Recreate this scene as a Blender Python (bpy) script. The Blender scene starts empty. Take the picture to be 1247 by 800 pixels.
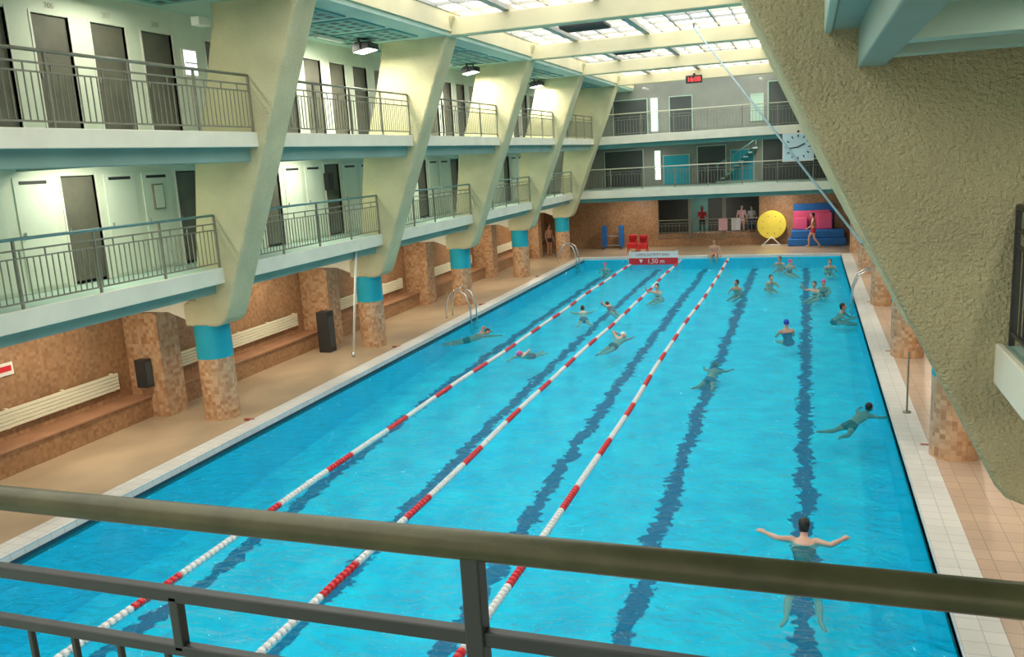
import bpy, math, random
from mathutils import Vector, Matrix
random.seed(4)
COL=bpy.context.scene.collection
# ------------------------------------------------------------------ materials
def newmat(name):
    m=bpy.data.materials.new(name);m.use_nodes=True
    nt=m.node_tree;b=nt.nodes["Principled BSDF"]
    return m,nt,b
def N(nt,t,**kw):
    n=nt.nodes.new(t)
    for k,v in kw.items(): setattr(n,k,v)
    return n
def ramp(nt,stops):
    r=N(nt,"ShaderNodeValToRGB");e=r.color_ramp.elements
    while len(e)<len(stops): e.new(.5)
    for i,(p,c) in enumerate(stops): e[i].position=p;e[i].color=(*c,1)
    return r
def mat(name,col,rough=.6,var=.12,vscale=2.,bump=0,bscale=30,metal=0,bdist=.02):
    m,nt,b=newmat(name);L=nt.links.new
    tc=N(nt,"ShaderNodeTexCoord")
    n=N(nt,"ShaderNodeTexNoise");n.inputs["Scale"].default_value=vscale;n.inputs["Detail"].default_value=5
    L(tc.outputs["Object"],n.inputs["Vector"])
    r=ramp(nt,[(.3,tuple(c*(1-var) for c in col)),(.7,tuple(min(1,c*(1+var)) for c in col))])
    L(n.outputs["Fac"],r.inputs["Fac"]);L(r.outputs[0],b.inputs["Base Color"])
    b.inputs["Roughness"].default_value=rough;b.inputs["Metallic"].default_value=metal
    if bump:
        n2=N(nt,"ShaderNodeTexNoise");n2.inputs["Scale"].default_value=bscale;n2.inputs["Detail"].default_value=3
        L(tc.outputs["Object"],n2.inputs["Vector"])
        bp=N(nt,"ShaderNodeBump");bp.inputs["Strength"].default_value=bump;bp.inputs["Distance"].default_value=bdist
        L(n2.outputs["Fac"],bp.inputs["Height"]);L(bp.outputs[0],b.inputs["Normal"])
    return m
def tile(name,size,cols,grout=None,gw=.05,rough=.4,stain=.15):
    m,nt,b=newmat(name);L=nt.links.new
    tc=N(nt,"ShaderNodeTexCoord")
    off=N(nt,"ShaderNodeVectorMath",operation='ADD');off.inputs[1].default_value=(100+size*.37,100+size*.37,100+size*.37)
    L(tc.outputs["Object"],off.inputs[0])
    dv=N(nt,"ShaderNodeVectorMath",operation='SCALE');dv.inputs["Scale"].default_value=1/size
    L(off.outputs[0],dv.inputs[0])
    fl=N(nt,"ShaderNodeVectorMath",operation='FLOOR');L(dv.outputs[0],fl.inputs[0])
    wn=N(nt,"ShaderNodeTexWhiteNoise");L(fl.outputs[0],wn.inputs["Vector"])
    k=len(cols);r=ramp(nt,[(i/(k-1) if k>1 else 0,c) for i,c in enumerate(cols)])
    L(wn.outputs["Value"],r.inputs["Fac"])
    out=r.outputs[0]
    if grout:
        fr=N(nt,"ShaderNodeVectorMath",operation='FRACTION');L(dv.outputs[0],fr.inputs[0])
        sp=N(nt,"ShaderNodeSeparateXYZ");L(fr.outputs[0],sp.inputs[0])
        a=N(nt,"ShaderNodeMath",operation='MINIMUM');L(sp.outputs[0],a.inputs[0]);L(sp.outputs[1],a.inputs[1])
        c=N(nt,"ShaderNodeMath",operation='MINIMUM');L(a.outputs[0],c.inputs[0]);L(sp.outputs[2],c.inputs[1])
        lt=N(nt,"ShaderNodeMath",operation='LESS_THAN');L(c.outputs[0],lt.inputs[0]);lt.inputs[1].default_value=gw
        mx=N(nt,"ShaderNodeMixRGB");L(lt.outputs[0],mx.inputs[0]);L(out,mx.inputs[1]);mx.inputs[2].default_value=(*grout,1)
        out=mx.outputs[0]
    n=N(nt,"ShaderNodeTexNoise");n.inputs["Scale"].default_value=.8;n.inputs["Detail"].default_value=4
    L(tc.outputs["Object"],n.inputs["Vector"])
    r2=ramp(nt,[(.3,(1-stain,)*3),(.7,(1,1,1))]);L(n.outputs["Fac"],r2.inputs["Fac"])
    mm=N(nt,"ShaderNodeMixRGB",blend_type='MULTIPLY');mm.inputs[0].default_value=1
    L(out,mm.inputs[1]);L(r2.outputs[0],mm.inputs[2]);L(mm.outputs[0],b.inputs["Base Color"])
    b.inputs["Roughness"].default_value=rough
    return m
def emis(name,col,s):
    m,nt,b=newmat(name)
    b.inputs["Base Color"].default_value=(*col,1);b.inputs["Emission Color"].default_value=(*col,1);b.inputs["Emission Strength"].default_value=s
    return m
def skypane():
    m,nt,b=newmat("skylight_glass");L=nt.links.new
    tc=N(nt,"ShaderNodeTexCoord");dv=N(nt,"ShaderNodeVectorMath",operation='DIVIDE');dv.inputs[1].default_value=(1.283,1.23,50)
    ad=N(nt,"ShaderNodeVectorMath",operation='ADD');ad.inputs[1].default_value=(-2.0,3.0,0);L(tc.outputs["Object"],ad.inputs[0]);L(ad.outputs[0],dv.inputs[0])
    fl=N(nt,"ShaderNodeVectorMath",operation='FLOOR');L(dv.outputs[0],fl.inputs[0])
    wn=N(nt,"ShaderNodeTexWhiteNoise");L(fl.outputs[0],wn.inputs["Vector"])
    r=ramp(nt,[(0,(.62,.60,.64)),(.4,(.86,.84,.81)),(1,(1,.98,.91))]);L(wn.outputs["Value"],r.inputs["Fac"])
    L(r.outputs[0],b.inputs["Emission Color"]);b.inputs["Emission Strength"].default_value=2.8;b.inputs["Base Color"].default_value=(.8,.8,.8,1)
    return m
M={}
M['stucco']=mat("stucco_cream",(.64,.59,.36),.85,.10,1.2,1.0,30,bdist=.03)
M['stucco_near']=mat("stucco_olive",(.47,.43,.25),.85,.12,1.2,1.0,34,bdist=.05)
M['beam']=mat("beam_cream",(.80,.71,.46),.8,.06,1)
M['fascia']=mat("fascia_white",(.86,.82,.67),.6,.06,1.5)
M['teal']=mat("teal_paint",(.14,.36,.34),.7,.1,1)
M['tealbeam']=mat("grey_teal_paint",(.29,.42,.36),.7,.1,1)
M['tealpale']=mat("pale_teal_paint",(.44,.60,.51),.7,.08,1)
M['mullion']=mat("mullion_grey",(.54,.52,.45),.7,.08,1)
M['mint']=mat("cabin_mint",(.72,.77,.63),.6,.06,1.5)
M['mintdoor']=mat("cabin_door_pale",(.77,.83,.70),.5,.04,2)
M['dark']=mat("cabin_dark_door",(.13,.125,.095),.6,.2,2)
M['blk']=mat("black_plastic",(.03,.03,.032),.5,.1,3)
M['rail']=mat("railing_paint",(.25,.24,.18),.45,.15,6)
M['railblue']=mat("railing_teal",(.18,.33,.33),.4,.12,6)
M['olive']=mat("handrail_olive",(.075,.07,.03),.33,.3,9,.2,60,metal=.3,bdist=.003)
M['slate']=mat("rail_slate",(.045,.047,.045),.4,.15,6,metal=.2)
M['mosaic']=tile("brown_mosaic",.075,[(.34,.17,.08),(.43,.23,.11),(.50,.28,.15),(.38,.19,.09)],rough=.4,stain=.3)
M['mosaiccol']=tile("column_mosaic",.085,[(.42,.21,.10),(.58,.34,.18),(.68,.45,.28),(.50,.27,.14)],rough=.4)
M['deck']=tile("deck_tile",.15,[(.60,.45,.29),(.66,.50,.34),(.63,.47,.31)],(.54,.40,.26),.05,.28,.28)
M['decktile']=tile("deck_tile_right",.3,[(.56,.40,.29),(.62,.45,.33)],(.40,.30,.23),.05,.35,.2)
M['coping']=tile("coping_tile",.25,[(.74,.72,.68),(.80,.78,.74)],(.55,.54,.52),.05,.35)
M['ledge']=mat("ledge_red",(.40,.20,.11),.5,.15,2)
M['turq']=mat("turquoise_paint",(.01,.37,.50),.4,.08,2)
M['white']=mat("white_paint",(.82,.80,.72),.5,.03,3)
M['cream']=mat("cream_paint",(.80,.75,.57),.5,.03,3)
M['steel']=mat("steel",(.65,.67,.68),.25,.05,3,metal=.8)
M['red']=mat("red_plastic",(.70,.02,.03),.4,.05,5)
M['ropewhite']=mat("rope_white",(.80,.78,.76),.4,.05,5)
M['blue']=mat("blue_foam",(.01,.13,.42),.6,.08,3)
M['pink']=mat("pink_foam",(.66,.08,.20),.6,.06,3)
M['yellow']=mat("yellow_foam",(.80,.65,.08),.6,.06,3)
M['grey']=mat("grey_wall",(.27,.28,.25),.7,.1,1)
M['darkwall']=mat("dark_wall",(.07,.08,.08),.7,.1,1)
M['clockface']=mat("clock_face",(.62,.78,.82),.4,.03,2)
M['rod']=mat("rod_blue",(.30,.45,.50),.4,.03,2)
M['mark']=mat("red_brown_mark",(.35,.08,.05),.5,.05,2)
M['sky']=skypane()
M['lampon']=emis("lamp_lens",(1,.97,.85),9)
M['winlit']=emis("lit_window",(.9,.95,.95),1.3)
M['redled']=emis("red_led",(1,.03,.03),3)
for nme,c in dict(skinA=(.62,.33,.22),skinB=(.48,.24,.15),skinC=(.70,.42,.31)).items(): M[nme]=mat(nme,c,.45,.06,6)
for nme,c in dict(hair=(.015,.012,.01),hairbrown=(.06,.03,.015),suitblack=(.012,.012,.02),suitred=(.5,.02,.04),capblue=(.0,.06,.5),cappink=(.8,.1,.3),suitnavy=(.01,.03,.15),capwhite=(.8,.8,.8),lips=(.4,.1,.09),eyew=(.85,.85,.85),towel=(.75,.45,.5),shirt=(.6,.6,.65)).items(): M[nme]=mat(nme,c,.5,.05,6)

# pool floor: turquoise with five dark lane lines
def poolfloor():
    m,nt,b=newmat("pool_floor");L=nt.links.new
    tc=N(nt,"ShaderNodeTexCoord")
    n=N(nt,"ShaderNodeTexNoise");n.inputs["Scale"].default_value=1.3;n.inputs["Detail"].default_value=2
    L(tc.outputs["Object"],n.inputs["Vector"])
    n3=N(nt,"ShaderNodeTexNoise");n3.inputs["Scale"].default_value=6;n3.inputs["Detail"].default_value=3
    L(tc.outputs["Object"],n3.inputs["Vector"])
    sp=N(nt,"ShaderNodeSeparateXYZ");L(tc.outputs["Object"],sp.inputs[0])
    ad=N(nt,"ShaderNodeMath",operation='MULTIPLY_ADD');L(n.outputs["Fac"],ad.inputs[0]);ad.inputs[1].default_value=.45;L(sp.outputs[0],ad.inputs[2])
    ad2=N(nt,"ShaderNodeMath",operation='MULTIPLY_ADD');L(n3.outputs["Fac"],ad2.inputs[0]);ad2.inputs[1].default_value=.45;L(ad.outputs[0],ad2.inputs[2])
    sh=N(nt,"ShaderNodeMath",operation='ADD');L(ad2.outputs[0],sh.inputs[0]);sh.inputs[1].default_value=-.45-1.5+2.45*5+2.45/2
    dv=N(nt,"ShaderNodeMath",operation='DIVIDE');L(sh.outputs[0],dv.inputs[0]);dv.inputs[1].default_value=2.45
    fr=N(nt,"ShaderNodeMath",operation='FRACT');L(dv.outputs[0],fr.inputs[0])
    su=N(nt,"ShaderNodeMath",operation='SUBTRACT');L(fr.outputs[0],su.inputs[0]);su.inputs[1].default_value=.5
    ab=N(nt,"ShaderNodeMath",operation='ABSOLUTE');L(su.outputs[0],ab.inputs[0])
    r=ramp(nt,[(.055,(1,1,1)),(.072,(0,0,0))]);L(ab.outputs[0],r.inputs["Fac"])
    vr=ramp(nt,[(.3,(.0,.56,.86)),(.7,(.01,.80,.99))])
    n4=N(nt,"ShaderNodeTexNoise");n4.inputs["Scale"].default_value=1.5;n4.inputs["Detail"].default_value=6;L(tc.outputs["Object"],n4.inputs["Vector"]);L(n4.outputs["Fac"],vr.inputs["Fac"])
    mx=N(nt,"ShaderNodeMixRGB");L(r.outputs[0],mx.inputs[0]);L(vr.outputs[0],mx.inputs[1]);mx.inputs[2].default_value=(0,.03,.20,1)
    L(mx.outputs[0],b.inputs["Base Color"]);b.inputs["Roughness"].default_value=.7
    return m
M['poolfloor']=poolfloor()
M['poolwall']=mat("pool_wall",(.0,.64,.90),.5,.08,2)
M['poolshade']=mat("pool_gutter_shade",(.01,.05,.08),.5,.08,2)  # gutter shadow along the left edge, laid in as dark colour
def water():
    m=bpy.data.materials.new("pool_water");m.use_nodes=True;nt=m.node_tree;nt.nodes.clear();L=nt.links.new
    o=N(nt,"ShaderNodeOutputMaterial");tr=N(nt,"ShaderNodeBsdfTransparent");tr.inputs[0].default_value=(.55,.97,1,1)
    df=N(nt,"ShaderNodeBsdfDiffuse");df.inputs[0].default_value=(.0,.64,.88,1)
    m1=N(nt,"ShaderNodeMixShader");m1.inputs[0].default_value=.18;L(tr.outputs[0],m1.inputs[1]);L(df.outputs[0],m1.inputs[2])
    g=N(nt,"ShaderNodeBsdfGlossy");g.inputs["Roughness"].default_value=.05
    tc=N(nt,"ShaderNodeTexCoord");mp=N(nt,"ShaderNodeMapping");mp.inputs["Scale"].default_value=(1.0,1.6,1);L(tc.outputs["Object"],mp.inputs[0])
    n=N(nt,"ShaderNodeTexNoise");n.inputs["Scale"].default_value=2.6;n.inputs["Detail"].default_value=4;n.inputs["Distortion"].default_value=.9
    L(mp.outputs[0],n.inputs["Vector"])
    bp=N(nt,"ShaderNodeBump");bp.inputs["Strength"].default_value=1.0;bp.inputs["Distance"].default_value=.20;L(n.outputs["Fac"],bp.inputs["Height"])
    fr=N(nt,"ShaderNodeFresnel");fr.inputs[0].default_value=1.33;L(bp.outputs[0],fr.inputs["Normal"]);L(bp.outputs[0],g.inputs["Normal"])
    mu=N(nt,"ShaderNodeMath",operation='MULTIPLY');L(fr.outputs[0],mu.inputs[0]);mu.inputs[1].default_value=.5
    mx=N(nt,"ShaderNodeMixShader");L(mu.outputs[0],mx.inputs[0]);L(m1.outputs[0],mx.inputs[1]);L(g.outputs[0],mx.inputs[2]);L(mx.outputs[0],o.inputs[0])
    return m
M['water']=water()
# ------------------------------------------------------------------ mesh builder
class MB:
    def __init__(s): s.v=[];s.f=[];s.m=[];s.ms=[];s.sm=[]
    def mi(s,k):
        if k not in s.ms: s.ms.append(k)
        return s.ms.index(k)
    def add(s,vs,fs,k,smooth=False):
        o=len(s.v);s.v+= [tuple(p) for p in vs];i=s.mi(k)
        for f in fs: s.f.append(tuple(o+j for j in f));s.m.append(i);s.sm.append(smooth)
    def box(s,x0,x1,y0,y1,z0,z1,k):
        if x0>x1:x0,x1=x1,x0
        if y0>y1:y0,y1=y1,y0
        v=[(x0,y0,z0),(x1,y0,z0),(x1,y1,z0),(x0,y1,z0),(x0,y0,z1),(x1,y0,z1),(x1,y1,z1),(x0,y1,z1)]
        s.add(v,[(0,3,2,1),(4,5,6,7),(0,1,5,4),(1,2,6,5),(2,3,7,6),(3,0,4,7)],k)
    def prism(s,pts,y0,y1,k):
        n=len(pts);v=[(x,y0,z) for x,z in pts]+[(x,y1,z) for x,z in pts]
        area=sum(pts[i][0]*pts[(i+1)%n][1]-pts[(i+1)%n][0]*pts[i][1] for i in range(n))
        f=[tuple(range(n)),tuple(range(2*n-1,n-1,-1))]+[(i,n+i,n+(i+1)%n,(i+1)%n) for i in range(n)]
        if area<0: f=[tuple(reversed(a)) for a in f]
        s.add(v,f,k)
    def tube(s,pts,rs,k,seg=10,smooth=True,cap=True):
        pts=[Vector(p) for p in pts];n=len(pts)
        if not hasattr(rs,'__len__'): rs=[rs]*n
        vs=[];prev=None
        for i,p in enumerate(pts):
            d=(pts[min(i+1,n-1)]-pts[max(i-1,0)]).normalized()
            if prev is None:
                a=Vector((0,0,1)) if abs(d.z)<.9 else Vector((1,0,0))
                u=d.cross(a).normalized()
            else:
                u=(prev-d*prev.dot(d)).normalized()
            prev=u;w=d.cross(u)
            for j in range(seg):
                t=2*math.pi*j/seg
                vs.append(p+(u*math.cos(t)+w*math.sin(t))*rs[i])
        fs=[(i*seg+j,i*seg+(j+1)%seg,(i+1)*seg+(j+1)%seg,(i+1)*seg+j) for i in range(n-1) for j in range(seg)]
        if cap: fs+=[tuple(range(seg-1,-1,-1)),tuple((n-1)*seg+j for j in range(seg))]
        s.add(vs,fs,k,smooth)
    def ell(s,c,r,k,R=None,seg=16,rings=10,zmin=-2):
        c=Vector(c);vs=[];fs=[]
        for i in range(rings+1):
            ph=math.pi*i/rings
            for j in range(seg):
                t=2*math.pi*j/seg
                p=Vector((r[0]*math.sin(ph)*math.cos(t),r[1]*math.sin(ph)*math.sin(t),r[2]*max(zmin,math.cos(ph))))
                if R: p=R@p
                vs.append(c+p)
        for i in range(rings):
            for j in range(seg): fs.append((i*seg+j,(i+1)*seg+j,(i+1)*seg+(j+1)%seg,i*seg+(j+1)%seg))
        s.add(vs,fs,k,True)
    def build(s,name,parent=None,bevel=0,loc=None):
        me=bpy.data.meshes.new(name);me.from_pydata(s.v,[],s.f)
        for k in s.ms: me.materials.append(M[k])
        me.polygons.foreach_set("material_index",s.m);me.polygons.foreach_set("use_smooth",s.sm);me.update()
        o=bpy.data.objects.new(name,me);COL.objects.link(o)
        if parent:o.parent=parent
        if bevel:
            b=o.modifiers.new("bevel","BEVEL");b.width=bevel;b.segments=3;b.limit_method='ANGLE'
        return o
def text(body,loc,size,k,rot,name,parent=None,ext=.005):
    c=bpy.data.curves.new(name,"FONT");c.body=body;c.size=size;c.align_x='CENTER';c.align_y='CENTER';c.extrude=ext;c.materials.append(M[k])
    o=bpy.data.objects.new(name,c);COL.objects.link(o);o.location=loc;o.rotation_euler=rot
    if parent:o.parent=parent
    return o
W=12.9;YL=44.13;YN=5.0
FY=[8.13+7.38*k for k in range(-1,6)]   # frame stations
YG=45.3;YW=49.2
XL=-3.7;XR=16.6
# ------------------------------------------------------------------ pool
def depth(y):
    P=[(5,1.35),(11,1.25),(18,.85),(25,.66),(35,.55),(44.2,.5)]
    for (a,b),(c,d) in zip(P,P[1:]):
        if y<=c: return b+(d-b)*(y-a)/(c-a)
    return .5
b=MB();ys=[YN+(YL-YN)*i/40 for i in range(41)]
b.add([(x,y,-depth(y)) for y in ys for x in (0,W)],[(2*i,2*i+1,2*i+3,2*i+2) for i in range(40)],'poolfloor')
for x,s_ in ((0,1),(W,-1)):
    b.add([(x,y,z) for y in ys for z in (-depth(y),-.06)],[(2*i,2*i+1,2*i+3,2*i+2) for i in range(40)],'poolwall')
b.box(-.12,0,YN,YL,-.06,.06,'poolshade');b.box(W,W+.1,YN,YL,-.06,.10,'coping')
b.box(0,W,YL,YL+.1,-.6,.06,'poolwall');b.box(0,W,YN-.1,YN,-1.4,.06,'poolwall')
b.build("pool_basin")
b=MB();b.add([(0,YN,0),(W,YN,0),(W,YL,0),(0,YL,0)],[(0,1,2,3)],'water');b.build("pool_water_surface")
# deck
b=MB()
b.box(XL,-.46,-3,YW,-.3,.15,'deck')
b.box(-.46,W+.5,YL+.35,YW,-.3,.15,'deck')
b.box(W+.5,XR,-3,YW,-.3,.15,'decktile')
b.box(-.46,W+.5,-3,YN-.4,-.3,.15,'decktile')
b.build("floor")
b=MB()
b.box(-.46,-.02,YN-.4,YL+.35,.05,.19,'coping');b.box(-.30,-.1,YN-.4,YL,-.1,.05,'poolshade')
b.box(W,W+.5,YN-.4,YL+.35,-.1,.155,'coping')
b.box(-.02,W,YL+.0,YL+.35,.05,.19,'coping');b.box(-.02,W,YN-.4,YN,.05,.19,'coping')
for y in FY[1:]:
    b.box(-.66,-.40,y-.25,y-.17,.1,.197,'mark');b.box(W+.35,W+.75,y+.4,y+.5,.1,.16,'mark')
b.build("pool_coping",bevel=.012)
# ------------------------------------------------------------------ lane ropes
for nm,x in (("a",2.814),("b",5.2),("c",7.595)):
    b=MB();y=YN+.1;per=2.5;seg=10;st=.105
    n=int((YL-.1-y)/st)
    for i in range(n):
        yy=y+i*st;ph=((yy+.7*x)%per)/per
        k='red' if ph<.38 else 'ropewhite'
        vs=[];
        sag=.012*math.sin(yy*.9+x); wx=x+.04*math.sin(yy*.33+x*2)
        for (dy,r) in ((0,.028),(.012,.058),(st*.62,.058),(st*.75,.028)):
            for j in range(seg):
                t=2*math.pi*j/seg;vs.append((wx+r*math.cos(t),yy+dy,.012+sag+r*math.sin(t)))
        fs=[(q*seg+j,q*seg+(j+1)%seg,(q+1)*seg+(j+1)%seg,(q+1)*seg+j) for q in range(3) for j in range(seg)]
        b.add(vs,fs,k,False)
    b.tube([(x+.04*math.sin(yy*.33+x*2),yy,.012+.012*math.sin(yy*.9+x)) for yy in [YN+.02+i*(YL-YN-.04)/80 for i in range(81)]],.02,'ropewhite',6)
    b.build("lane_rope")
# ------------------------------------------------------------------ frames and columns
LP=[(-1.0,2.33),(-.82,2.38),(-.70,2.50),(-.60,2.70),(.02,4.25),(.64,5.8),(1.28,7.4),(1.92,9.0),(2.15,9.55),(-.15,9.55),(-.15,8.7),(-.55,7.2),(-1.02,5.9),(-1.38,3.2),(-1.5,2.95),(-1.82,2.85),(-1.82,2.33)]
RP=[(13.25,2.40),(13.05,2.42),(12.92,2.47),(12.83,2.58),(12.02,4.2),(11.25,5.8),(10.48,7.4),(9.72,9.0),(9.45,9.55),(13.2,9.55),(13.6,7.2),(13.95,5.9),(14.15,3.2),(14.2,2.95),(14.3,2.9),(14.3,2.38)]
for i,y in enumerate(FY):
    if i==0: continue
    b=MB();b.prism(LP,y-.38,y+.38,'stucco');b.build("concrete_frame",bevel=.07)
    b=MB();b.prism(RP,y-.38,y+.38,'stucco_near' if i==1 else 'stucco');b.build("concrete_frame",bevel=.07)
    for x in (-1.4,13.72):
        b=MB();r=.39
        b.tube([(x,y,.14),(x,y,1.58)],r,'mosaiccol',28,True,False)
        b.tube([(x,y,1.58),(x,y,2.36)],r+.006,'turq',28,True,False)
        b.build("tiled_column")
    b=MB();b.box(1.8,9.9,y-.22,y+.22,9.02,9.5,'beam');b.build("roof_beam",bevel=.03)
    b=MB();b.prism([(-1.7,2.42),(-1.7,3.3),(XL,3.3),(XL,2.64),(-2.3,2.64)],y-.3,y+.3,'fascia');b.build("gallery_cross_beam",bevel=.02)
    b=MB();b.prism([(14.2,2.42),(14.2,3.5),(XR,3.5),(XR,2.62),(14.8,2.62)],y-.3,y+.3,'fascia');b.build("gallery_cross_beam",bevel=.02)
# ------------------------------------------------------------------ galleries
def slab(side,xf,zt,zb,xr,zr,name):
    b=MB();xo=XL if side<0 else XR;s=side
    b.box(xo,xf+s*.06,-3,YG+.1,zb+.02,zt-.01,'tealpale' if side<0 else 'tealbeam')
    b.box(xf+s*.06,xf,-3,YG,zb,zt,'fascia' if (side<0 or zt<5) else 'tealpale')
    b.box(xr,xr+s*.22,-3,YG,zr,zb+.02,'tealbeam')
    b.build(name,bevel=.015)
slab(-1,.65,6.42,6.12,.42,5.84,"gallery_floor_upper")
slab(-1,-.6,3.65,3.31,-.85,3.08,"gallery_floor_lower")
slab(1,11.4,6.74,6.43,11.66,6.14,"gallery_floor_upper")
slab(1,12.77,3.84,3.5,13.0,3.25,"gallery_floor_lower")
for y in [FY[0]+3.7,FY[1]-1.9,FY[1]-.9,FY[1]+3.7,FY[2]+3.7,FY[3]+3.7,FY[4]+3.7]:
    b=MB();b.box(11.7,13.9,y-.12,y+.12,6.16,6.45,'tealpale');b.build("soffit_rib")
for y in [q+3.7 for q in FY]:
    b=MB();b.box(-2.1,.4,y-.12,y+.12,5.86,6.14,'tealbeam');b.build("soffit_rib")
def railing(p0,p1,z,name="gallery_railing",hand='rail',bar='rail',hr=.028,sp=.125,top=1.12):
    p0=Vector((*p0,0));p1=Vector((*p1,0));d=p1-p0;Ln=d.length;d.normalize();b=MB()
    ax=abs(d.x)>.5
    def hb(zc,h,t,k):
        if ax:b.box(p0.x,p1.x,p0.y-t,p0.y+t,z+zc-h,z+zc+h,k)
        else:b.box(p0.x-t,p0.x+t,p0.y,p1.y,z+zc-h,z+zc+h,k)
    b.tube([p0+Vector((0,0,z+top)),p1+Vector((0,0,z+top))],hr,hand,14)
    hb(top-.18,.014,.016,bar);hb(top-.31,.012,.014,bar);hb(.10,.014,.016,bar)
    n=max(1,round(Ln/sp))
    for i in range(n+1):
        q=p0+d*(Ln*i/n)
        b.box(q.x-.008,q.x+.008,q.y-.008,q.y+.008,z+.1,z+top-.31,bar)
        if i%4==2: b.box(q.x-.01,q.x+.01,q.y-.01,q.y+.01,z+top-.31,z+top-.18,bar)
    n=max(1,round(Ln/1.8))
    for i in range(n+1):
        q=p0+d*(Ln*i/n)
        b.box(q.x-.02,q.x+.02,q.y-.02,q.y+.02,z-.02,z+top-.01,bar)
    return b.build(name)
for i in range(len(FY)-1):
    y0=FY[i]+.4;y1=FY[i+1]-.4
    if i==0: y0=1.6
    railing((.57,y0),(.57,y1),6.42,hand='rail')
    railing((-.68,y0),(-.68,y1),3.65,hand='railblue')
    railing((11.48,y0),(11.48,y1),6.74)
    railing((12.88,y0),(12.88,y1),3.84,hand='slate',bar='slate')
# cabins
def cabins(x,s,z0,z1,doors,dh,y0,y1,closed=(),name="wall_cabins"):
    b=MB();t=.08
    ops=sorted([(a,w,1) for a,w in doors])
    cur=y0
    for a,w,_ in ops:
        b.box(x,x-s*t,cur,a,z0,z1,'mint');b.box(x,x-s*t,a,a+w,z0+dh,z1,'mint')
        b.box(x+s*.015,x-s*t,a-.04,a,z0,z0+dh+.04,'white');b.box(x+s*.015,x-s*t,a+w,a+w+.04,z0,z0+dh+.04,'white')
        cur=a+w
    b.box(x,x-s*t,cur,y1,z0,z1,'mint')
    for a,w in closed:
        b.box(x+s*.02,x,a,a+w,z0+.08,z0+dh,'mintdoor');b.box(x+s*.028,x+s*.019,a+.12,a+w-.12,z0+dh-.12,z0+dh-.06,'blk')
        b.box(x+s*.05,x+s*.02,a+.06,a+.09,z0+1.0,z0+1.12,'steel')
    b.build(name)
    for j,(a,w,_) in enumerate(ops):
        d=MB();d.box(x-s*.05,x-s*.09,a+.01,a+w-.01,z0+.06,z0+dh-.02,'dark');d.tube([(x-s*.03,a+.1,z0+1),(x-s*.03,a+.1,z0+1.1)],.012,'steel',6)
        d.build("door_%d"%(j+1),bevel=.004)
ud=[(1.3+1.31*k,.82) for k in range(8)]+[(11.8,.8),(13.1,.86),(14.4,.87)]+[(16.33+1.31*k,.84) for k in range(21)]
cabins(-1.3,1,6.42,9.0,ud,2.1,-3,YW)
ld=[(12.73-3.18*k,.84) for k in range(4)]+[(15.91+3.18*k,.84) for k in range(10)]
cl=[]
for a,w in ld: cl+=[(a+1.06,.84),(a+2.12,.84)]
cabins(-2.2,1,3.65,6.12,ld,2.1,-3,YW,cl)
cabins(15.2,-1,3.84,6.43,[(2+3.18*k,.84) for k in range(13)],2.1,-3,YW,[])
cabins(14.0,-1,6.74,9.0,[(1+2.6*k,.84) for k in range(18)],2.1,-3,YW,[])
for a,tx in ((11.8,"206"),(13.1,"207"),(14.4,"208"),(16.33,"209"),(10.5,"205")):
    text(tx,(-1.288,a+.42,8.67),.14,'mullion',(math.pi/2,0,math.pi/2),"cabin_number",ext=.002)
b=MB();b.box(-1.26,-1.3,15.5,15.98,7.7,8.3,'white');b.box(-1.25,-1.265,15.55,15.93,7.75,8.25,'winlit');b.box(-1.24,-1.26,15.55,15.93,7.98,8.01,'white');b.build("window_1")
b=MB();b.box(-2.14,-2.2,15.1,15.42,4.95,5.5,'rail');b.box(-2.13,-2.141,15.13,15.39,4.98,5.47,'mintdoor');b.build("notice_board")
b=MB();b.box(-2.05,-2.2,22.2,22.5,5.0,5.5,'blk');b.build("wall_speaker",bevel=.01)
# walls
b=MB();b.box(XL-.2,XL,-3,YW+.2,0,3.31,'mosaic');b.box(XL-.2,XL,-3,YW+.2,3.31,9.6,'mint');b.build("wall_left")
b=MB();b.box(XR,XR+.2,-3,YW+.2,0,3.5,'mosaic');b.box(XR,XR+.2,-3,YW+.2,3.5,9.6,'mint');b.build("wall_right")
b=MB();b.box(XL,-3.15,-3,YW,.14,.62,'mosaic');b.box(XL,-3.11,-3,YW,.62,.67,'ledge');b.build("tiled_bench",bevel=.01)
for y in FY:
    b=MB();b.box(XL,-2.72,y-.26,y+.42,.14,2.62,'mosaiccol');b.build("tiled_pilaster",bevel=.02)
for i in range(len(FY)-1):
    y0=FY[i]+.9;y1=FY[i+1]-.7;b=MB()
    for k in range(5):
        z=.92+k*.078;b.box(-3.60,-3.64,y0,y1,z,z+.068,'cream')
    for j in range(5):
        yy=y0+.15+(y1-y0-.3)*j/4;b.box(-3.625,XL,yy-.03,yy+.03,.9,1.32,'cream')
    b.build("slatted_backrest",bevel=.006)
b=MB();b.box(-2.32,-2.70,21.8,22.18,.15,1.4,'blk');b.box(-2.30,-2.32,21.85,22.13,.3,1.25,'darkwall');b.build("dark_cabinet",bevel=.02)
b=MB();b.box(-3.0,-3.3,15.02,15.24,.9,1.55,'blk');b.box(-2.985,-3.0,15.04,15.22,.95,1.5,'darkwall');b.build("wall_speaker",bevel=.01)
b=MB();b.box(-3.66,XL,11.8,12.25,1.95,2.2,'white');b.box(-3.65,-3.662,11.85,12.2,2.03,2.14,'red');b.build("warning_sign")
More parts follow.
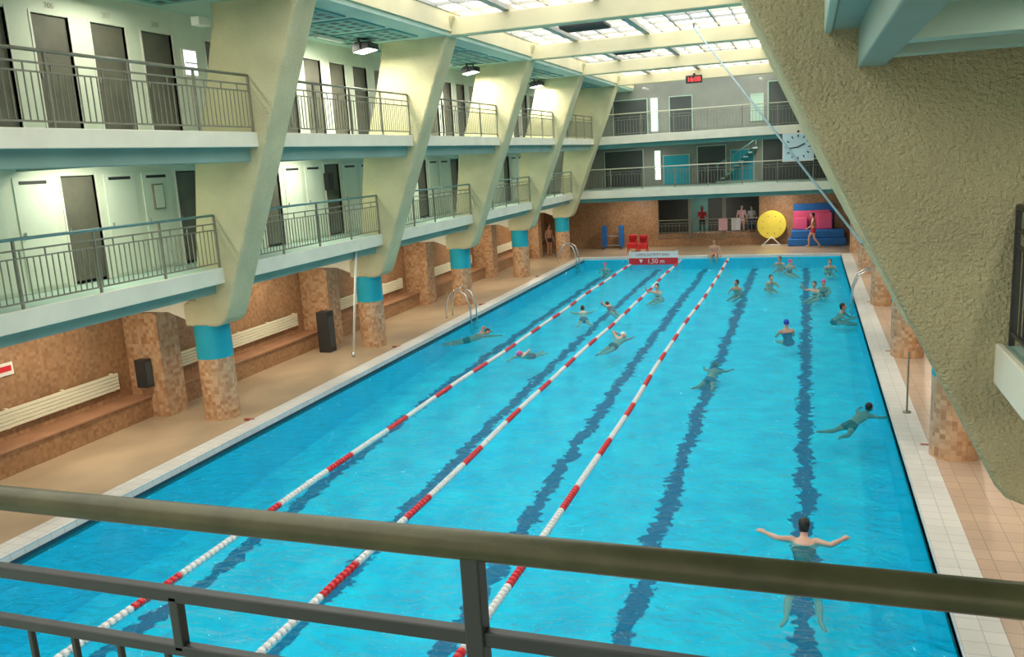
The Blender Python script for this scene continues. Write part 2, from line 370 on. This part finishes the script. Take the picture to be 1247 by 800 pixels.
# ------------------------------------------------------------------ ceiling
b=MB()
b.box(XL,1.95,-3,YW,9.0,9.12,'tealpale');b.box(1.85,2.0,-3,YW,9.12,9.75,'beam')
b.box(9.75,XR,-3,YW,9.0,9.12,'teal');b.box(9.7,9.85,-3,YW,9.12,9.75,'beam')
b.build("ceiling")
for i in range(len(FY)-1):
    for q in range(3):
        y0=FY[i]+.9+q*1.95
        b=MB();b.box(-.9,1.3,y0,y0+1.65,8.965,9.0,'teal')
        for u in range(6):
            for v in range(4): b.box(-.75+u*.34,-.58+u*.34,y0+.15+v*.38,y0+.35+v*.38,8.96,8.966,'darkwall')
        b.build("soffit_panel")
b=MB();b.box(2.0,9.7,-3,YW,9.72,9.76,'sky');b.build("skylight_glazing")
b=MB()
for k in range(13):
    x=2.0+7.7*k/12;w_=.035 if k%2==0 else .018;b.box(x-w_,x+w_,-3,YW,9.62,9.72,'mullion')
y=-3.
while y<YW: b.box(2.0,9.7,y-.03,y+.03,9.64,9.72,'mullion');y+=1.23
b.build("skylight_mullions")
b=MB()
for x in (3.6,6.1):
    b.box(x-.09,x+.09,-3,YW-.01,9.51,9.64,'mullion')
b.build("skylight_rib")
for y in (18.8,23.6,26.6,31.7,34.,39.3,41.6):
    b=MB();b.box(4.1,5.5,y-.5,y+.5,9.42,9.49,'blk')
    for q in range(7): b.box(4.12,5.48,y-.46+q*.14,y-.40+q*.14,9.38,9.42,'darkwall')
    for sx in (4.3,5.3):
        b.tube([(sx,y,9.49),(sx,y,9.7)],.015,'steel',6)
    b.build("ceiling_vent")
for y in (21.3,29.0,36.9):
    b=MB();b.prism([(-.22,8.62),(.26,8.70),(.26,8.86),(-.1,8.88),(-.22,8.8)],y-.3,y+.3,'blk')
    b.prism([(-.2,8.612),(.24,8.688),(.24,8.70),(-.2,8.63)],y-.26,y+.26,'lampon')
    b.box(-.02,.04,y-.34,y-.3,8.7,8.96,'blk');b.box(-.02,.04,y+.3,y+.34,8.7,8.96,'blk');b.build("floodlight",bevel=.01)
    l=bpy.data.lights.new("floodlight_lamp",'AREA');l.energy=90;l.size=.5;l.color=(1,.93,.8);o=bpy.data.objects.new("floodlight_lamp",l);COL.objects.link(o);o.location=(.05,y,8.58)
b=MB();b.box(-.35,-.15,14.75,15.1,8.55,8.72,'white');b.build("emergency_light",bevel=.02)
def fill_light(x,y,z,e,col=(1,.93,.8)):  # added fill light in a made-up fitting, brightens galleries and far end
    b=MB();b.box(x-.07,x+.07,y-.65,y+.65,z-.09,z,'white');b.build("fill_light_box",bevel=.01)
    l=bpy.data.lights.new("fill_lamp",'AREA');l.shape='RECTANGLE';l.size=.12;l.size_y=1.25;l.energy=e;l.color=col
    o=bpy.data.objects.new("fill_lamp",l);COL.objects.link(o);o.location=(x,y,z-.1)
for i in range(len(FY)-1):
    y=(FY[i]+FY[i+1])/2+1.0
    fill_light(-2.2,y,3.31,62,(1,.87,.66));fill_light(-1.4,y,6.12,42,(1,.99,.78));fill_light(-.4,y,8.95,38,(1,.98,.80))
    fill_light(14.6,y,3.5,60,(1,.88,.7))
    fill_light(13.2,y,6.43,30)
# ------------------------------------------------------------------ far end
b=MB()
b.box(XL,3.2,YW,YW+.25,0,3.3,'mosaic');b.box(8.8,XR,YW,YW+.25,0,3.3,'mosaic');b.box(3.2,8.8,YW,YW+.25,0,.85,'mosaic');b.box(3.2,8.8,YW,YW+.25,2.9,3.3,'fascia')
b.box(XL,XR,YW,YW+.25,3.3,9.8,'grey')
b.build("wall_far")
b=MB();b.box(2.5,9.5,YW+.25,YW+4,.5,.6,'decktile');b.box(2.5,9.5,YW+4,YW+4.1,.5,3.4,'darkwall');b.box(2.4,2.5,YW+.25,YW+4,.5,3.4,'grey');b.box(9.5,9.6,YW+.25,YW+4,.5,3.4,'grey');b.box(2.5,9.5,YW+.25,YW+4.1,3.3,3.4,'tealpale')
b.box(4.4,5.6,YW+3.92,YW+4.0,.6,2.7,'teal');b.build("wall_alcove")
fill_light(6,YW+2,3.28,30)
railing((3.2,YW-.03),(8.8,YW-.03),.55,top=1.1,sp=.2)
for x in (5.0,6.9):
    b=MB();b.box(x-.1,x+.1,YW+.02,YW+.22,.85,2.9,'grey');b.build("alcove_post")
for zt,zb in ((3.67,3.25),(6.5,6.08)):
    b=MB();b.box(-.6,13.4,YG+.06,YW,zb+.02,zt-.01,'tealpale');b.box(-.7,13.5,YG,YG+.06,zb,zt,'fascia');b.box(-.6,13.4,YG+.3,YG+.5,zb-.22,zb+.02,'teal');b.build("gallery_floor_far",bevel=.015)
    railing((-.4,YG+.1),(13.3,YG+.1),zt,sp=.16,hand='cream')
def panel(x0,x1,z0,z1,k,name,d=.05):
    b=MB();b.box(x0,x1,YW-d,YW,z0,z1,k)
    b.box(x0-.05,x0,YW-d-.02,YW,z0,z1+.05,'tealpale');b.box(x1,x1+.05,YW-d-.02,YW,z0,z1+.05,'tealpale');b.box(x0,x1,YW-d-.02,YW,z1,z1+.05,'tealpale')
    b.build(name)
panel(2.95,3.3,6.7,8.5,'winlit',"window_2");panel(3.1,3.4,4.0,5.6,'winlit',"window_3")
panel(3.6,5.0,3.7,5.3,'turq',"door_far");panel(5.5,7.0,3.7,5.7,'darkwall',"door_far");panel(7.3,8.5,3.7,5.4,'turq',"door_far")
panel(.8,2.7,6.5,8.5,'darkwall',"door_far");panel(4.0,5.2,6.5,8.5,'darkwall',"door_far");panel(8.4,9.0,6.9,8.3,'tealpale',"window_4");panel(9.3,13.3,6.5,8.9,'darkwall',"door_far");panel(.2,2.4,3.7,5.7,'darkwall',"door_far");panel(9.0,13.3,3.7,5.9,'darkwall',"door_far")
b=MB()
for k in range(9): b.box(6.6+k*.24,6.84+k*.24,YW-1.3,YW-.15,3.67+k*.22,3.75+k*.22,'tealbeam')
b.box(6.6,8.8,YW-1.36,YW-1.3,3.7,3.8,'tealbeam');b.tube([(6.6,YW-1.3,4.6),(8.8,YW-1.3,6.0)],.03,'teal',8)
for k in range(6): b.tube([(6.7+k*.4,YW-1.3,3.75+k*.36),(6.7+k*.4,YW-1.3,4.66+k*.255)],.015,'teal',6)
b.build("staircase")
fill_light(3,YG+2,6.06,28);fill_light(9,YG+2,6.06,28);fill_light(2,YG+2,3.2,55);fill_light(10,YG+2,3.2,70);fill_light(3,YG+2,8.98,26);fill_light(9,YG+2,8.98,26)
# near gallery (where the viewer stands)
b=MB();b.box(XL,XR,-3,1.36,3.55,3.80,'tealpale');b.box(XL,XR,1.36,1.44,3.5,3.82,'fascia');b.build("gallery_floor_near")
b=MB()
z=4.88;yr=1.31
b.tube([(2.6,yr,z),(8,yr,z),(12.8,yr,z)],.0275,'olive',24)
b.box(2.6,12.8,yr-.012,yr+.012,4.685,4.715,'slate');b.box(2.6,12.8,yr-.012,yr+.012,4.56,4.585,'slate');b.box(2.6,12.8,yr-.012,yr+.012,3.93,3.96,'slate')
for k in range(6):
    x=10.71-1.6*k
    b.box(x-.018,x+.018,yr-.02,yr+.02,3.8,z-.01,'slate')
    b.box(x-.7,x-.675,yr-.012,yr+.012,4.57,4.70,'slate')
x=2.7
while x<12.8: b.box(x-.007,x+.007,yr-.007,yr+.007,3.95,4.57,'slate');x+=.13
b.box(12.3,12.336,yr-.02,yr+.02,3.8,z-.01,'slate')
b.build("viewer_railing",bevel=.004)
# ------------------------------------------------------------------ objects
E=bpy.data.objects.new("depth_sign",None);COL.objects.link(E)
b=MB();b.box(2.78,5.25,42.38,42.42,.0,.34,'red');b.box(2.78,5.25,42.38,42.42,.34,.66,'capwhite')
for x in (2.85,5.18): b.tube([(x,42.45,-.3),(x,42.45,.7)],.03,'steel',8)
b.build("board",E)
text("LIMITE DU PETIT BAIN",(4.0,42.375,.50),.17,'mark',(math.pi/2,0,0),"lettering_top",E,ext=.002)
text("1,50 m",(4.15,42.375,.17),.32,'capwhite',(math.pi/2,0,0),"lettering_bottom",E)
b=MB();b.prism([(3.3,.27),(3.5,.27),(3.4,.08)],42.37,42.38,'capwhite');b.build("arrow",E)
E=bpy.data.objects.new("wall_clock",None);COL.objects.link(E)
cx,cz,yy=10.86,5.40,45.1
b=MB();b.box(cx-.74,cx+.74,yy,yy+.1,cz-.70,cz+.70,'white');b.box(cx-.68,cx+.68,yy-.01,yy,cz-.64,cz+.64,'clockface')
b.box(cx-.05,cx+.05,yy+.1,yy+.22,cz-.2,cz+.8,'blk')
b.build("case",E,bevel=.01)
b=MB()
for h in range(12):
    a=math.radians(30*h);d=Vector((math.sin(a),0,math.cos(a)));p=Vector((cx,yy-.02,cz));b.tube([p+d*.48,p+d*.6],.028,'blk',6)
for a,l,w in ((math.radians(65),.36,.035),(math.radians(262),.5,.028)):
    d=Vector((math.sin(a),0,math.cos(a)));p=Vector((cx,yy-.03,cz));b.tube([p-d*.06,p+d*l],w,'blk',6)
b.build("hands_and_ticks",E)
E=bpy.data.objects.new("digital_clock",None);COL.objects.link(E)
b=MB();b.box(5.5,6.3,44.55,44.68,8.82,9.2,'blk');b.box(5.85,5.95,44.6,44.8,9.15,9.3,'blk');b.build("case",E,bevel=.01)
text("16:08",(5.9,44.54,9.0),.3,'redled',(math.pi/2,0,0),"digits",E)
b=MB();c=Vector((9.48,48.75,1.27))
def disc(b,c,r,t,k,seg=40):
    vs=[];prof=[(0,-t),(r-.03,-t),(r,-t+.03),(r,t-.03),(r-.03,t),(0,t)]
    for j in range(seg):
        a=2*math.pi*j/seg
        for (q,d) in prof: vs.append((c.x+q*math.cos(a),c.y+d,c.z+q*math.sin(a)))
    n=len(prof);fs=[(j*n+i,((j+1)%seg)*n+i,((j+1)%seg)*n+i+1,j*n+i+1) for j in range(seg) for i in range(n-1)]
    b.add(vs,fs,k,False)
disc(b,c,.78,.07,'yellow')
for a in range(8):
    aa=math.radians(45*a+20);b.ell((c.x+.5*math.cos(aa),c.y-.07,c.z+.5*math.sin(aa)),(.035,.01,.035),'ledge',seg=8,rings=5)
b.tube([(9.0,48.6,.15),(9.48,48.7,.62),(9.96,48.6,.15)],.04,'white',8);b.tube([(8.95,48.6,.18),(10.0,48.6,.18)],.035,'white',8)
b.build("yellow_float_disc")
b=MB();b.box(10.35,13.3,47.9,48.95,.15,.55,'blue');b.box(10.5,13.2,48.0,48.95,.55,.98,'blue');b.build("blue_foam_mat",bevel=.06)
b=MB();b.box(10.7,11.35,48.5,48.68,.98,1.65,'pink');b.box(11.85,12.6,48.5,48.7,.98,1.85,'pink');b.build("pink_foam_mat",bevel=.05)
b=MB();b.box(10.6,12.5,48.76,48.94,.98,1.98,'pink');b.build("pink_foam_mat",bevel=.05)
b=MB();b.box(10.6,12.7,48.97,49.12,1.0,2.35,'blue');b.build("blue_foam_mat",bevel=.05)
b=MB()
for x in (.15,1.15):
    b.box(x-.13,x+.13,48.45,48.7,.28,1.4,'blue');b.tube([(x,48.44,1.4),(x,48.71,1.4)],.13,'blue',20)
    b.tube([(x,48.2,.22),(x,48.95,.22)],.04,'steel',8)
    for q in (48.25,48.9): b.tube([(x-.03,q,.22),(x+.03,q,.22)],.07,'blk',12)
b.tube([(.15,48.6,.9),(1.15,48.6,.9)],.04,'steel',10);b.tube([(.15,48.6,.35),(1.15,48.6,.35)],.03,'steel',10)
b.build("lane_rope_reel",bevel=.02)
def chair(x,y):
    b=MB()
    for sx in (-.2,.2):
        for sy in (-.2,.2): b.tube([(x+sx*1.15,y+sy*1.15,.15),(x+sx,y+sy,.58)],.03,'red',8)
    b.box(x-.26,x+.26,y-.24,y+.24,.54,.62,'red')
    b.box(x-.22,x+.22,y+.2,y+.24,.66,1.0,'red')
    for k in range(5): b.box(x-.2+k*.085,x-.14+k*.085,y+.2,y+.25,.62,1.0,'red')
    b.box(x-.25,x+.25,y+.19,y+.26,.96,1.08,'red')
    b.box(x-.26,x+.26,y-.24,y-.2,.35,.55,'red')
    for sx in (-.25,.25): b.box(x+sx-.02,x+sx+.02,y-.2,y+.24,.8,.84,'red');b.box(x+sx-.02,x+sx+.02,y-.2,y-.16,.6,.8,'red')
    b.build("red_plastic_chair",bevel=.012)
chair(2.1,46.9);chair(2.75,46.6)
def ladder(x,y,s):
    b=MB()
    for dy in (-.28,.28):
        b.tube([(x-s*.85,y+dy,.15),(x-s*.85,y+dy,.6),(x-s*.68,y+dy,1.05),(x-s*.4,y+dy,1.2),(x-s*.08,y+dy,1.0),(x+s*.08,y+dy,.55),(x+s*.1,y+dy,-.4)],.03,'steel',10)
    for z in (-.1,-.32): b.box(x+s*.04,x+s*.16,y-.28,y+.28,z-.02,z+.02,'steel')
    b.build("pool_ladder")
ladder(0,27.6,1);ladder(0,42.4,1);ladder(W,31.3,-1)
b=MB();b.tube([(-1.28,21.35,.15),(-.78,21.2,3.3)],.035,'white',10);b.tube([(-1.28,21.35,.15),(-1.27,21.345,.3)],.05,'steel',10);b.build("leaning_pole")
b=MB();b.tube([(13.22,17.9,.155),(13.22,17.9,1.4)],.018,'rail',8);b.tube([(13.22,17.9,.155),(13.22,17.9,.18)],.08,'rail',12);b.build("deck_post")
b=MB();b.tube([(8.12,26.3,9.05),(12.14,14.9,3.9)],.022,'rod',8);b.tube([(8.12,26.3,9.05),(8.12,26.3,9.3)],.03,'steel',8);b.build("window_winding_rod")

# ------------------------------------------------------------------ people
def lerp(a,b,t): return a+(b-a)*t
def person(name,J,loc,heading,skin='skinA',suit='suitnavy',kind='trunks',hair='hair',cap=None,voxel=.022,fingers=True,scale=1.,top=None):
    J={k:Vector(v)*scale for k,v in J.items()}
    s_=scale;b=MB()
    side=(J['shR']-J['shL']).normalized()
    hipc=(J['hipL']+J['hipR'])/2
    sp=[hipc-(J['chest']-hipc).normalized()*.10*s_,hipc-(J['chest']-hipc).normalized()*.03*s_,lerp(hipc,J['chest'],.22),lerp(hipc,J['chest'],.45),lerp(hipc,J['chest'],.75),J['chest'],lerp(J['chest'],J['neck'],.55),J['neck']]
    fem=kind=='suit'
    wd=[(.09,.08),(.165,.115),(.165,.11),(.125 if fem else .14,.09),(.155,.105),(.175,.115),(.15,.09),(.06,.055)]
    vs=[];seg=20
    for i,p in enumerate(sp):
        d=(sp[min(i+1,7)]-sp[max(i-1,0)]).normalized();u=(side-d*side.dot(d)).normalized();w=d.cross(u)
        for j in range(seg):
            t=2*math.pi*j/seg;vs.append(p+u*math.cos(t)*wd[i][0]*s_+w*math.sin(t)*wd[i][1]*s_)
    fs=[(i*seg+j,i*seg+(j+1)%seg,(i+1)*seg+(j+1)%seg,(i+1)*seg+j) for i in range(7) for j in range(seg)]+[tuple(range(seg-1,-1,-1)),tuple(7*seg+j for j in range(seg))]
    b.add(vs,fs,skin)
    def limb(pts,rs):
        pts=[Vector(p) for p in pts];b.tube(pts,[r*s_ for r in rs],skin,12)
        for p,r in zip(pts,rs): b.ell(p,(r*s_,)*3,skin,seg=12,rings=8)
    limb([J['neck']-(J['head']-J['neck'])*.2,lerp(J['neck'],J['head'],.6)],[.058,.052])
    for S in 'LR':
        sh,el,wr=J['sh'+S],J['el'+S],J['wr'+S];hi,kn,an,to=J['hip'+S],J['kn'+S],J['an'+S],J['to'+S]
        limb([lerp(J['chest'],sh,.5),sh],[.07,.06])
        limb([sh,lerp(sh,el,.35),el],[.058,.05,.038]);limb([el,lerp(el,wr,.3),wr],[.038,.042,.027])
        limb([hi,lerp(hi,kn,.35),lerp(hi,kn,.8),kn],[.095,.085,.06,.056]);limb([kn,lerp(kn,an,.3),lerp(kn,an,.75),an],[.055,.06,.042,.036])
        limb([an,lerp(an,to,.5),to],[.04,.038,.028])
        hd=(wr-el).normalized();
        limb([wr,wr+hd*.05*s_,wr+hd*.085*s_],[.028,.036,.034])
    f=J['face'].normalized();up=(J['head']-J['neck']).normalized();r_=f.cross(up).normalized();up=r_.cross(f).normalized()
    R=Matrix((r_,f,up)).transposed()
    H=J['head']
    P=lambda x,y,z: H+R@(Vector((x,y,z))*s_)
    b.ell(P(0,-.01,.02),(.077*s_,.098*s_,.10*s_),skin,R);b.ell(P(0,.03,-.055),(.055*s_,.062*s_,.062*s_),skin,R)
    b.tube([P(0,.085,.02),P(0,.112,-.02)],[.010*s_,.017*s_],skin,8);b.ell(P(0,.106,-.022),(.017*s_,.014*s_,.012*s_),skin,R,8,6)
    for q in (-1,1): b.ell(P(q*.080,-.005,-.005),(.012*s_,.022*s_,.034*s_),skin,R,10,6)
    o=b.build(name+"_tmp")
    m=o.modifiers.new("r","REMESH");m.mode='VOXEL';m.voxel_size=voxel*s_;m.use_smooth_shade=True
    m=o.modifiers.new("s","SMOOTH");m.iterations=3;m.factor=.5
    dg=bpy.context.evaluated_depsgraph_get();ev=o.evaluated_get(dg);me=ev.to_mesh()
    vs=[v.co.copy() for v in me.vertices];fs=[tuple(p.vertices) for p in me.polygons];ev.to_mesh_clear()
    bpy.data.objects.remove(o,do_unlink=True)
    segs=[('t',hipc,J['neck'],.13)]
    for S in 'LR': segs+=[('a',J['sh'+S],J['el'+S],.05),('f',J['el'+S],J['wr'+S],.04),('h',J['hip'+S],J['kn'+S],.085),('c',J['kn'+S],J['an'+S],.05)]
    segs.append(('n',J['neck'],J['head'],.06))
    out=MB()
    groups={}
    for fc in fs:
        c=sum((vs[i] for i in fc),Vector())/len(fc);best=None
        for nme,a,e,r in segs:
            d=e-a;tt=max(0,min(1,(c-a).dot(d)/d.length_squared));ds=(c-a-d*tt).length/r
            if best is None or ds<best[0]: best=(ds,nme,tt)
        k=skin;nme,tt=best[1],best[2]
        if kind=='trunks':
            if (nme=='t' and tt<.16) or (nme=='h' and tt<.38): k=suit
        elif kind=='suit':
            if (nme=='t' and tt<.66) or (nme=='h' and tt<.08): k=suit
        elif kind=='dressed':
            if nme in 'ta' : k=top or suit
            if (nme=='t' and tt<.12) or nme in 'h' or (nme=='c' and tt<.3): k=suit
        groups.setdefault(k,[]).append(fc)
    out.v=[tuple(p) for p in vs]
    for k,l in groups.items():
        i=out.mi(k)
        for fc in l: out.f.append(fc);out.m.append(i);out.sm.append(True)
    if fingers:
        for S,q in (('L',-1),('R',1)):
            el,wr=J['el'+S],J['wr'+S];hd=(wr-el).normalized()
            pn=J.get('palm'+S,-up if abs(hd.z)<.7 else side*(-q)).normalized()
            pn=(pn-hd*pn.dot(hd)).normalized();ac=hd.cross(pn).normalized()
            if ac.dot(f if abs(hd.dot(f))<.8 else side*(-q))<0: ac=-ac
            base=wr+hd*.075*s_
            for k,(off,ln) in enumerate(((.030,.068),(.010,.077),(-.010,.072),(-.029,.056))):
                p0=base+ac*off*s_;p1=p0+(hd+pn*.10+ac*off*2)*ln*.45*s_;p2=p1+(hd*.85+pn*.35)*ln*.32*s_;p3=p2+(hd*.7+pn*.55)*ln*.28*s_
                out.tube([p0-hd*.02*s_,p0,p1,p2,p3],[.0095*s_,.0095*s_,.0088*s_,.008*s_,.0062*s_],skin,8)
            p0=wr+hd*.03*s_+ac*.022*s_;p1=p0+(ac*.8+hd*.5)*.035*s_;p2=p1+(ac*.45+hd*.85+pn*.2)*.032*s_
            out.tube([p0,p1,p2],[.013*s_,.011*s_,.0075*s_],skin,8)
    for q in (-1,1):
        out.ell(P(q*.031,.083,.008),(.014*s_,.009*s_,.008*s_),'eyew',R,10,6);out.ell(P(q*.031,.0895,.008),(.006*s_,.004*s_,.006*s_),'hair',R,8,5)
        out.ell(P(q*.031,.086,.028),(.018*s_,.006*s_,.004*s_),hair,R,8,5)
    out.ell(P(0,.088,-.058),(.022*s_,.009*s_,.006*s_),'lips',R,10,6)
    if cap:
        out.ell(P(0,-.018,.038),(.084*s_,.103*s_,.093*s_),cap,R,18,12)
    else:
        out.ell(P(0,-.030,.035),(.086*s_,.100*s_,.098*s_),hair,R,18,12);out.ell(P(0,-.058,-.015),(.074*s_,.062*s_,.085*s_),hair,R,14,10)
    o=out.build(name);o.location=loc;o.rotation_euler=(0,0,heading)
    return o
def sym(d):
    o={}
    for k,v in d.items():
        if k[-1]=='R' : o[k]=v;o[k[:-1]+'L']=(-v[0],v[1],v[2])
        else:o[k]=v
    return o
NEARW=sym(dict(head=(0,.10,.17),neck=(0,.0,.03),face=(0,1,.05),chest=(0,-.12,-.07),shR=(.165,-.03,-.01),elR=(.36,-.12,.0),wrR=(.52,.06,.02),hipR=(.09,-.40,-.34),knR=(.20,-.60,-.66),anR=(.22,-.92,-.76),toR=(.28,-1.04,-.80)))
NEARW.update(wrL=(-.54,.03,.04),elL=(-.36,-.08,.02))
BREAST=sym(dict(head=(0,.14,.13),neck=(0,.03,.0),face=(0,1,.05),chest=(0,-.14,-.05),shR=(.175,-.03,-.03),elR=(.36,.10,-.05),wrR=(.45,.32,-.04),hipR=(.095,-.56,-.22),knR=(.22,-.86,-.34),anR=(.26,-1.2,-.30),toR=(.34,-1.32,-.30)))
CRAWL=dict(head=(0,.15,.04),neck=(0,0,-.02),face=(.6,.6,-.3),chest=(0,-.17,-.09),shR=(.17,-.02,-.08),shL=(-.17,-.06,.0),elR=(.20,.28,-.08),wrR=(.14,.54,-.10),elL=(-.34,.02,.18),wrL=(-.26,.25,.04),hipR=(.09,-.60,-.20),hipL=(-.09,-.60,-.20),knR=(.1,-1.02,-.28),knL=(-.1,-1.02,-.24),anR=(.09,-1.42,-.26),anL=(-.09,-1.42,-.30),toR=(.09,-1.58,-.24),toL=(-.09,-1.58,-.28))
BATHER=sym(dict(head=(0,.02,.18),neck=(0,0,.02),face=(0,1,0),chest=(0,-.06,-.12),shR=(.18,-.01,-.05),elR=(.28,.16,-.20),wrR=(.18,.34,-.18),hipR=(.09,-.28,-.34),knR=(.14,.10,-.36),anR=(.12,.40,-.40),toR=(.12,.50,-.38)))
BATHER2=sym(dict(head=(0,.02,.26),neck=(0,0,.10),face=(.3,1,0),chest=(0,-.02,-.04),shR=(.185,-.01,.03),elR=(.28,.12,-.16),wrR=(.18,.30,-.14),hipR=(.09,-.18,-.30),knR=(.14,.20,-.34),anR=(.12,.46,-.40),toR=(.12,.56,-.38)))
BATHER3=dict(BATHER2);BATHER3.update(elR=(.34,.16,.02),wrR=(.30,.34,.20),face=(-.4,1,-.1))
EDGE=sym(dict(head=(0,.02,.72),neck=(0,0,.54),face=(0,1,-.1),chest=(0,-.02,.38),shR=(.19,-.01,.46),elR=(.27,.0,.2),wrR=(.3,.12,.02),hipR=(.09,-.05,.02),knR=(.12,.38,.04),anR=(.12,.42,-.3),toR=(.12,.55,-.33)))
WALK=dict(head=(0,.05,1.63),neck=(0,.0,1.47),face=(0,1,-.1),chest=(0,-.01,1.25),shR=(.19,.0,1.40),shL=(-.19,.0,1.40),elR=(.25,-.12,1.13),wrR=(.24,.02,.90),elL=(-.25,.08,1.12),wrL=(-.22,.28,.98),hipR=(.09,0,.90),hipL=(-.09,0,.90),knR=(.1,.20,.50),anR=(.1,.20,.08),toR=(.11,.37,.03),knL=(-.1,-.06,.47),anL=(-.1,-.32,.12),toL=(-.1,-.20,.03))
STAND=sym(dict(head=(0,.03,1.63),neck=(0,.0,1.47),face=(0,1,0),chest=(0,-.01,1.25),shR=(.19,0,1.40),elR=(.26,-.03,1.12),wrR=(.27,.08,.86),hipR=(.09,0,.90),knR=(.11,.02,.49),anR=(.12,-.02,.08),toR=(.14,.15,.03)))
pi=math.pi
person("swimmer_breaststroke",NEARW,(11.29,11.95,0),0,'skinC','suitblack','suit','hair',voxel=.013,scale=1.0)
person("swimmer_breaststroke",BREAST,(12.5,18.5,-.08),-.75,'skinB','suitblack','trunks','hair',scale=.85)
person("bather",BATHER2,(10.75,26.2,0.03),0.4,'skinA','suitnavy','suit',cap='capblue')
person("swimmer_crawl",CRAWL,(1.2,25.6,-.01),-1.1,'skinB','suitblack','trunks','hair',scale=.92)
person("swimmer_crawl",CRAWL,(3.45,22.8,-.01),2.9,'skinC','suitred','suit',cap='cappink',scale=.88)
person("swimmer_crawl",CRAWL,(5.9,25.3,-.01),-.3,'skinA','suitblack','trunks',cap='capwhite',scale=.92)
person("swimmer_breaststroke",BREAST,(3.6,29.5,-.02),.3,'skinC','suitnavy','trunks','hairbrown',scale=.92)
person("swimmer_crawl",CRAWL,(4.3,30.8,0),.5,'skinA','suitred','suit','hairbrown',scale=.88)
person("bather",BATHER3,(5.65,33.6,0),2.6,'skinC','suitred','suit','hairbrown')
person("bather",BATHER,(1.8,41.2,0),3.1,'skinC','suitnavy','suit',cap='cappink')
person("bather",BATHER2,(8.67,34.5,0),2.7,'skinB','suitblack','trunks','hair')
person("bather",BATHER,(9.93,36.1,0.03),-2.7,'skinA','suitred','trunks','hair')
person("bather",BATHER,(11.95,34.9,0),3.0,'skinC','suitred','suit',cap='cappink')
person("bather",BATHER3,(11.6,33.9,0),2.4,'skinC','suitred','suit','hairbrown')
person("bather",BATHER2,(12.3,40.5,0),3.4,'skinC','suitred','trunks','hairbrown')
person("bather",BATHER,(10.1,42.0,0.05),2.8,'skinA','suitblack','trunks','hair')
person("bather",BATHER3,(10.6,40.9,-.03),-2.5,'skinC','suitred','suit',cap='cappink')
person("seated_bather",EDGE,(6.85,44.2,.19),pi,'skinA','suitred','trunks','hair')
person("bather",BATHER,(12.45,29.6,0),-1.8,'skinB','suitblack','trunks','hair')
person("underwater_swimmer",BREAST,(8.95,22.9,-.36),-.2,'skinB','suitnavy','trunks','hair',scale=.85)
person("walking_man",WALK,(11.63,47.4,.15),pi/2,'skinA','suitred','trunks','hair',scale=1.03)
person("standing_bather",STAND,(-2.45,45.9,.15),-pi/2-.5,'skinB','suitblack','trunks','hair')
person("standing_bather",STAND,(-2.2,47.2,.15),-pi/2,'skinA','suitblack','suit','hairbrown',scale=.95)
person("spectator",STAND,(5.6,YW+.8,.6),pi,'skinB','suitblack','dressed','hair',top='suitred')
person("spectator",STAND,(7.8,YW+.8,.6),pi+.3,'skinA','towel','dressed','hair',top='towel')
person("spectator",STAND,(8.35,YW+.9,.6),pi-.3,'skinB','suitnavy','dressed','hair',top='shirt',scale=.96)
b=MB()
for x,k in ((6.6,'towel'),(7.3,'shirt')):
    n=8;vs=[]
    for i in range(n+1):
        for z in (1.68,1.35,1.0): vs.append((x+.5*i/n,YW-.075-.012*math.sin(i*1.7),z))
    b.add(vs,[(3*i+q,3*i+3+q,3*i+4+q,3*i+1+q) for i in range(n) for q in (0,1)],k,True)
b.build("hanging_towels")
# ------------------------------------------------------------------ camera, world
f,yaw,p,r=1030.03,.34026,.19597,-.05821
cam=bpy.data.cameras.new("camera");cam.sensor_width=36;cam.sensor_fit='HORIZONTAL';cam.lens=36*f/1247;cam.clip_start=.05
co=bpy.data.objects.new("camera",cam);COL.objects.link(co)
co.matrix_world=Matrix.Translation((11.27544,0,5.55686))@Matrix.Rotation(yaw,4,'Z')@Matrix.Rotation(pi/2-p,4,'X')@Matrix.Rotation(r,4,'Z')
bpy.context.scene.camera=co
w=bpy.data.worlds.new("world");bpy.context.scene.world=w;w.use_nodes=True
w.node_tree.nodes["Background"].inputs[0].default_value=(1,.95,.84,1);w.node_tree.nodes["Background"].inputs[1].default_value=.9
bpy.context.scene.view_settings.view_transform='Standard'
bpy.context.scene.view_settings.exposure=.27
